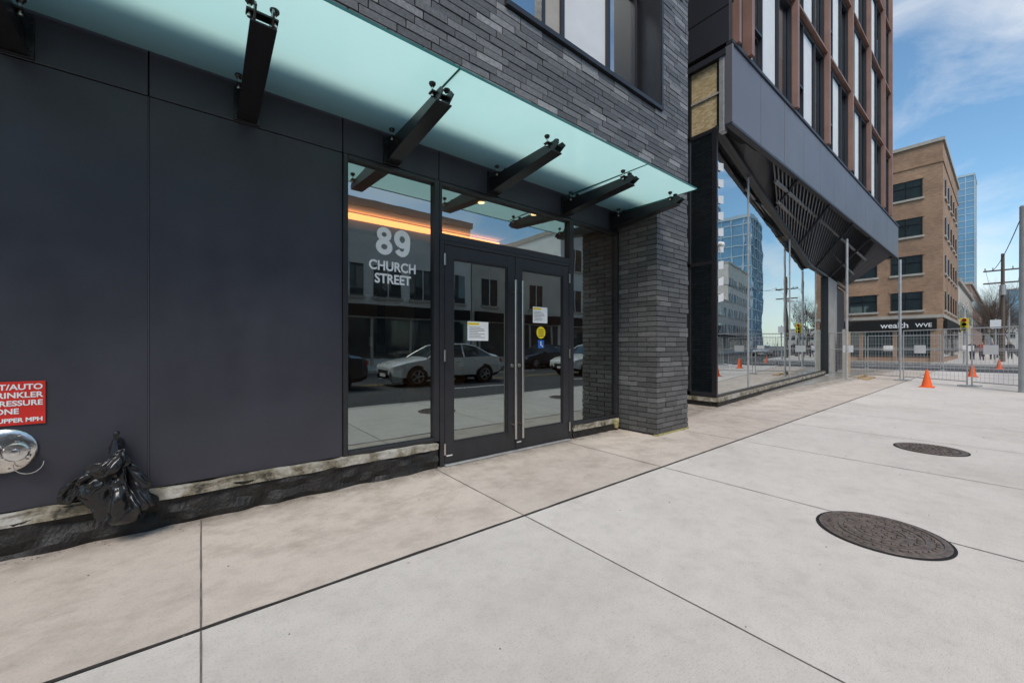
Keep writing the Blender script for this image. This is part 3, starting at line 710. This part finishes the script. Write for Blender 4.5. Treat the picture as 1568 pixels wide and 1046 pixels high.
def lowrise(name,x0,x1,y0,y1,h,wall,face,fh=3.6,ww=1.4,sp=2.3,trim='stone',shop=True):
    mb=MB(); mb.box(x0,x1,y0,y1,0,h,wall)
    z=4.2 if shop else 1.0
    while z+1.9<h:
        if face=='y+':
            yy=y1; x=x0+.8
            while x+ww<x1-.4:
                mb.box(x,x+ww,yy-.01,yy+.02,z,z+1.9,'glass_dark'); mb.box(x-.08,x+ww+.08,yy+.001,yy+.14,z-.15,z-.001,trim); mb.box(x+ww/2-.03,x+ww/2+.03,yy+.021,yy+.06,z,z+1.9,'white_blind'); x+=sp
        else:
            y=y0+.8
            while y+ww<y1-.4: mb.box(x0-.02,x0+.01,y,y+ww,z,z+1.9,'glass_dark'); mb.box(x0-.14,x0-.001,y-.08,y+ww+.08,z-.15,z-.001,trim); y+=sp
            x=x0+.8
            while x+ww<x1-.4: mb.box(x,x+ww,y0-.02,y0+.01,z,z+1.9,'glass_dark'); x+=sp
        z+=fh
    mb.box(x0-.1,x1+.1,y0-.2,y1+.2,h,h+.4,trim)
    if shop and face=='y+':
        mb.box(x0+.4,x1-.4,y1-.01,y1+.03,.5,2.9,'glass_dark'); mb.box(x0+.2,x1-.2,y1,y1+.25,3.0,3.7,'seam')
        k=x0+.5
        while k<x1: mb.box(k,k+.15,y1+.031,y1+.1,.1,2.95,'stone'); k+=2.4
    return mb.build(name)
xx=-45
for w,h,wl in((14,11.5,'red_x'),(12,15,'greywall'),(13,8.2,'beige'),(11,11.4,'beige'),(10,9.5,'lightwall'),(9,8.4,'beige'),(6,11,'lightwall')):
    lowrise('street_building',xx,xx+w-.1,-34,-19.8,h,wl,'y+',ww=1.4 if wl!='lightwall' else 1.7); xx+=w
xx=44
for w,h,wl in((16,13,'lightwall'),(20,18,'red_x'),(18,11,'beige'),(22,20,'beige')):
    lowrise('street_building',xx,xx+w-.1,-34,-19.8,h,wl,'y+'); xx+=w
lowrise('street_building',62,92,-.5,14,8,'beige','x-')
lowrise('street_building',95,140,-.2,14,11,'red_x','x-')
lowrise('street_building',142,180,-1.2,14,9,'greywall','x-')
lowrise('street_building',230,250,-25,10,9,'beige','x-')

# ------------------------------------------------------------------ street furniture
def cone(x,y,z=0,s=1):
    mb=MB()
    mb.box(-.16,.16,-.16,.16,0,.03,'orange')
    mb.lathe((0,0,0),(0,0,1),[(.125,.03),(.095,.18)],'orange',20); mb.lathe((0,0,0),(0,0,1),[(.095,.18),(.075,.28)],'orange',20)
    mb.lathe((0,0,0),(0,0,1),[(.075,.28),(.045,.43),(.028,.53),(.02,.535)],'orange',20)
    o=mb.build('traffic_cone',bevel=.004); o.location=(x,y,z); o.scale=(s,s,s); return o
cone(17.27,-2.16); cone(24.6,-2.8); cone(37,-3.4,-.13,1.1)
def fence(p,q,h=1.8):
    p=Vector((*p,0));q=Vector((*q,0)); d=(q-p); Ln=d.length; d.normalize(); mb=MB(); Z=Vector((0,0,1))
    mb.tube(p+Z*.05,p+Z*h,.02,'galv',8); mb.tube(q+Z*.05,q+Z*h,.02,'galv',8)
    for z in(.15,h*.62,h): mb.tube(p+Z*z,q+Z*z,.017,'galv',6)
    n=int(Ln/.11)
    for i in range(1,n): a=p+d*Ln*i/n; mb.tube(a+Z*.15,a+Z*h,.004,'galv',4,caps=False)
    for z in[.3+.15*i for i in range(10)]: mb.tube(p+Z*z,q+Z*z,.0035,'galv',4,caps=False)
    nrm=Vector((-d.y,d.x,0))
    for c in(p,q): mb.tube(c-nrm*.3+Z*.03,c+nrm*.3+Z*.03,.025,'galv',6)
    mid=p.lerp(q,.3); t=d*.19
    a=mid+(nrm if nrm.x<0 else -nrm)*.025
    mb.add([a-t+Z*1.0,a+t+Z*1.0,a+t+Z*1.28,a-t+Z*1.28],[(0,1,2,3)],'white')
    return mb.build('construction_fence')
fence((20.9,1.0),(20.0,-1.25)); fence((19.9,-1.35),(18.7,-2.9)); fence((18.6,-3.0),(17.5,-4.3)); fence((28.8,4),(28.9,1.2)); fence((28.9,1.1),(29.3,-1.6)); fence((29.3,-1.7),(29.2,-4.4))
fence((24.5,-4.3),(27.5,-4.35)); fence((21.3,-4.3),(24.4,-4.3)); fence((17.6,-4.4),(21.2,-4.3))
mb=MB(); mb.tube((17.4,-3.97,0),(17.4,-3.97,5.0),.115,'pole',16,.095); mb.lathe((17.4,-3.97,5.0),(0,0,1),[(.1,0),(.08,.04),(.001,.06)],'pole',16); mb.build('street_pole',smooth=True)
mb=MB()
mb.tube((50,-3.5,0),(50,-3.5,8.6),.14,'woodpole',10,.10)
for z in(6.3,7.3): mb.tube((50,-4.5,z),(50,-2.5,z),.06,'woodpole',6)
for y in(-4.4,-4.0,-3.0,-2.6): mb.tube((50,y,7.3),(50,y,7.55),.04,'galv',6)
mb.tube((49.7,-3.5,5.3),(49.7,-3.5,6.1),.18,'galv',12)
mb.build('utility_pole')
mb=MB()
for (s_,e_) in (((50,-4.4,7.5),(17.4,-3.97,4.95)),((50,-2.6,7.5),(17.4,-3.9,4.7)),((50,-4.4,7.5),(110,-4,7.5)),((50,-2.6,7.5),(110,-3,7.5)),((50,-3.5,6.4),(110,-3.5,6.4))):
    s_=Vector(s_);e_=Vector(e_);prev=s_
    for i in range(1,17):
        t=i/16; q=s_.lerp(e_,t); q.z-=4*t*(1-t)*.7; mb.tube(prev,q,.012,'rubber',4,caps=False); prev=q
mb.build('overhead_wires')
mb=MB(); mb.tube((43,-1.8,0),(43,-1.8,4.0),.07,'galv',10)
mb.box(42.75,42.95,-2.0,-1.6,2.35,3.25,'yellow')
for z,k in((3.1,'tail'),(2.8,'seam'),(2.5,'seam')): mb.lathe((42.75,-1.8,z),(-1,0,0),[(.11,0),(.12,.12),(.10,.12),(.10,.02),(.001,.02)],k,14)
mb.build('traffic_signal')
def lamp(x,y):
    mb=MB(); mb.tube((x,y,0),(x,y,8),.09,'pole',10,.06); mb.tube((x,y,7.9),(x,y-2.2,8.5),.04,'galv',8); mb.box(x-.12,x+.12,y-2.8,y-2.1,8.45,8.57,'galv'); mb.build('street_lamp')
lamp(75,-3.9); lamp(110,-3.9)
mb=MB(); mb.tube((44.0,-3.2,0),(44.0,-3.2,3.2),.04,'galv',8); mb.box(43.9,43.93,-3.45,-2.95,2.5,3.1,'white'); mb.build('traffic_sign')

def tree(name,x,y,h,seed,spread=.5):
    rnd=random.Random(seed); mb=MB()
    def br(p,d,ln,r,dep):
        segs=3; q=p
        for i in range(segs):
            d2=(d+Vector((rnd.uniform(-.18,.18),rnd.uniform(-.18,.18),rnd.uniform(-.05,.14)))).normalized()
            n_=q+d2*ln/segs; rr=r*(1-.25*(i+1)/segs*1.2); mb.tube(q,n_,r,'bark',6 if dep<2 else 3,rr,caps=False); r=rr; q=n_; d=d2
            if dep<5 and i>0:
                for _ in range(2 if dep<4 else 1):
                    a=rnd.uniform(0,6.28); sd=Vector((math.cos(a),math.sin(a),rnd.uniform(.2,.9)))
                    br(q,(d*.5+sd*spread).normalized(),ln*rnd.uniform(.55,.78),r*.62,dep+1)
        if dep<5: br(q,d,ln*.7,r*.75,dep+1)
    br(Vector((x,y,0)),Vector((0,0,1)),h*.36,h*.022,0)
    return mb.build(name)
tree('bare_tree',66,-3.0,8.5,3); tree('bare_tree',43.0,5.6,5.2,8); t0=tree('bare_tree',0,0,9,11)
t0.location=(84,-3.0,0)
for (x,y,rz,s) in((98,-3.3,60,1.0),(74,-1.9,140,.9),(58,-3.4,300,.75),(120,-3,200,1.1),(140,-2.5,20,1.1),(160,-4,90,1.2),(175,-7,10,1.2)):
    o=bpy.data.objects.new('bare_tree',t0.data); COL.objects.link(o); o.location=(x,y,0); o.rotation_euler=(0,0,R(rz)); o.scale=(s,s,s)

def person(x,y,head,cols,h=1.72):
    P=[(0,0,.95),(0,0,1.2),(0,0,1.42),(0,0,1.52),(.02,0,1.66),(.02,0,1.74),
       (0,.10,.90),(.14,.10,.50),(.05,.11,.08),(.20,.11,.03),
       (0,-.10,.90),(-.04,-.10,.50),(-.28,-.11,.12),(-.15,-.11,.03),
       (0,.20,1.40),(-.08,.24,1.12),(.04,.25,.90),(.08,.25,.80),
       (0,-.20,1.40),(.05,-.24,1.12),(.20,-.24,.93),(.26,-.24,.85)]
    E=[(0,1),(1,2),(2,3),(3,4),(4,5),(0,6),(6,7),(7,8),(8,9),(0,10),(10,11),(11,12),(12,13),(2,14),(14,15),(15,16),(16,17),(2,18),(18,19),(19,20),(20,21)]
    Rr=[.13,.15,.14,.055,.10,.06,.09,.065,.045,.03,.09,.065,.045,.03,.07,.05,.038,.03,.07,.05,.038,.03]
    me=bpy.data.meshes.new('pedestrian'); me.from_pydata(P,E,[])
    o=bpy.data.objects.new('pedestrian',me); COL.objects.link(o)
    o.modifiers.new('s','SKIN')
    for i,sv in enumerate(me.skin_vertices[0].data): sv.radius=(Rr[i],Rr[i]*1.15); sv.use_root=(i==0)
    ss=o.modifiers.new('ss','SUBSURF'); ss.levels=2; ss.render_levels=2
    m,nt,b=new_mat('clothes'); tc=N(nt,'ShaderNodeTexCoord'); s=N(nt,'ShaderNodeSeparateXYZ'); L(nt,tc.outputs['Object'],s.inputs[0])
    dv=N(nt,'ShaderNodeMath',operation='DIVIDE'); L(nt,s.outputs[2],dv.inputs[0]); dv.inputs[1].default_value=1.85
    r=ramp(nt,dv.outputs[0],[(0,(.02,.02,.02)),(.05,cols[0]),(.50,cols[1]),(.82,(.5,.32,.24)),(.925,(.05,.03,.02))]); r.color_ramp.interpolation='CONSTANT'
    L(nt,r.outputs[0],b.inputs['Base Color']); b.inputs['Roughness'].default_value=.8
    me.materials.append(m)
    o.location=(x,y,0); o.rotation_euler=(0,0,R(head)); k=h/1.8; o.scale=(k,k,k)
person(55,-1.75,180,((.03,.03,.06),(.03,.03,.04))); person(53,-2.35,175,((.05,.05,.08),(.35,.06,.05)),1.66); person(57,-2.9,5,((.02,.02,.03),(.04,.06,.12))); person(60,-3.9,180,((.04,.04,.04),(.04,.04,.05)))

def car(name,x,y,paint):
    E_=empty(name,(x,y,-.13)); mb=MB()
    S=[(0,.62,.42,.60,.55,.62),(.06,.78,.26,.68,.66,.72),(.35,.88,.20,.76,.74,.82),(.9,.91,.20,.86,.78,.92),(1.25,.92,.20,.91,.80,.97),
       (1.95,.92,.20,.95,.64,1.38),(2.3,.92,.20,.96,.62,1.45),(2.9,.92,.20,.97,.61,1.45),(3.4,.92,.20,.98,.62,1.36),(3.95,.90,.22,1.0,.72,1.10),(4.3,.87,.26,.98,.70,1.03),(4.48,.80,.34,.90,.66,.95),(4.52,.72,.42,.75,.60,.78)]
    prof=[]
    for (sx,w,z0,zb,rw,zr) in S:
        half=[(w*.86,z0),(w*.98,z0+.12),(w,(z0+zb)/2+.05),(w*.975,zb),(rw,zr),(rw*.5,zr+.03)]
        prof.append([(sx,-a,b) for a,b in half]+[(sx,0,half[-1][1]+.005)]+[(sx,a,b) for a,b in reversed(half)])
    nn=len(prof[0])
    for i in range(len(prof)-1):
        for j in range(nn-1):
            k=paint; side=j in(3,nn-5); top=4<=j<=nn-6
            if side and 4<=i<=8: k='glass_dark'
            if top and (i==4 or i==8): k='glass_dark'
            if j==0 or j==nn-2: k='rubber'
            mb.add([prof[i][j],prof[i+1][j],prof[i+1][j+1],prof[i][j+1]],[(0,1,2,3)],k)
    mb.add(prof[0],[tuple(range(nn))],paint); mb.add(prof[-1],[tuple(reversed(range(nn)))],paint)
    for s in(-1,1):
        for p1,p2 in(((1.25,s*.897,.93),(1.95,s*.645,1.37)),((2.72,s*.90,.97),(2.75,s*.625,1.43)),((3.95,s*.87,1.0),(3.4,s*.63,1.35)),((1.95,s*.645,1.38),(2.3,s*.63,1.45)),((2.3,s*.63,1.45),(2.9,s*.62,1.45)),((2.9,s*.62,1.45),(3.4,s*.63,1.36))):
            mb.tube(p1,p2,.032,paint,6)
        mb.box(.10,.42,s*.62,s*.82,.60,.70,'lamp'); mb.box(4.36,4.50,s*.52,s*.82,.76,.90,'tail')
        mb.box(1.45,1.62,s*.93,s*1.06,.93,1.05,paint)
        mb.box(2.35,2.52,s*.915,s*.94,.80,.825,'chrome'); mb.box(3.15,3.32,s*.915,s*.94,.82,.845,'chrome')
        for wx in(.88,3.62):
            mb.lathe((wx,s*.70,.33),(0,s,0),[(.38,0),(.38,.212),(.345,.214)],'seam',28)
            mb.lathe((wx,s*.72,.33),(0,s,0),[(.31,0),(.33,.02),(.33,.19),(.30,.215),(.22,.215),(.21,.20),(.001,.20)],'rubber',28)
            for q in range(5):
                t=q*2*math.pi/5; mb.tube((wx,s*.925,.33),(wx+.20*math.cos(t),s*.93,.33+.20*math.sin(t)),.032,'galv',5,.022)
            mb.lathe((wx,s*.92,.33),(0,s,0),[(.225,0),(.225,.014),(.195,.014),(.195,.0)],'galv',28)
    mb.box(-.01,.05,-.45,.45,.42,.56,'seam'); mb.box(-.015,.0,-.26,.26,.34,.45,'white')
    mb.build('body',E_,smooth=True)
    return E_
car('parked_car',4.95,-9.75,'carwhite'); car('parked_car',-.3,-9.8,'carblack'); car('parked_car',13.2,-9.3,'carwhite'); car('parked_car',-6,-14.6,'cargrey'); car('parked_car',15,-14.9,'carblack'); car('parked_car',24,-14.9,'cargrey')
car('parked_car',60,-7.5,'cargrey')

# ------------------------------------------------------------------ light, sky
EL,AZ=54,215
w=bpy.data.worlds.new("World"); scene.world=w; w.use_nodes=True; nt=w.node_tree
bg=nt.nodes['Background']
sky=N(nt,'ShaderNodeTexSky'); sky.sky_type='NISHITA'; sky.sun_disc=False; sky.sun_elevation=R(EL); sky.sun_rotation=R(AZ); sky.air_density=1.0; sky.dust_density=.6; sky.ozone_density=1.2
gain=N(nt,'ShaderNodeMix',data_type='RGBA',blend_type='MULTIPLY'); gain.inputs[0].default_value=1; L(nt,sky.outputs[0],gain.inputs[6]); gain.inputs[7].default_value=(1.0,1.27,1.30,1)
tc=N(nt,'ShaderNodeTexCoord'); nz=noise_tex(nt,1.7,8,.6,vec=tc.outputs['Generated'],mscale=(1.0,1.6,3.2)); nz.inputs['Distortion'].default_value=.8
rr=ramp(nt,nz.outputs[0],[(.42,0.0),(.80,.85)])
mix=N(nt,'ShaderNodeMix',data_type='RGBA'); L(nt,rr.outputs[0],mix.inputs[0]); L(nt,gain.outputs[2],mix.inputs[6]); mix.inputs[7].default_value=(6.9,7.0,7.1,1)
L(nt,mix.outputs[2],bg.inputs[0]); bg.inputs[1].default_value=.143
sd=bpy.data.lights.new('sun','SUN'); sd.energy=2.5; sd.angle=R(24); sd.color=(1,.91,.81)
so=bpy.data.objects.new('sun',sd); COL.objects.link(so)
dv=Vector((math.sin(R(AZ))*math.cos(R(EL)),math.cos(R(AZ))*math.cos(R(EL)),math.sin(R(EL))))
so.rotation_euler=dv.to_track_quat('Z','Y').to_euler(); so.location=dv*50

scene.view_settings.view_transform='Standard'; scene.view_settings.look='None'; scene.view_settings.exposure=0
cd=bpy.data.cameras.new('cam'); cam=bpy.data.objects.new('camera',cd); COL.objects.link(cam)
cam.location=(0,-3.65,1.25); cam.rotation_euler=(R(90),0,R(-38.44)); cd.sensor_width=36; cd.lens=13.78; cd.shift_y=.0045; cd.clip_start=.05; cd.clip_end=4000
scene.camera=cam
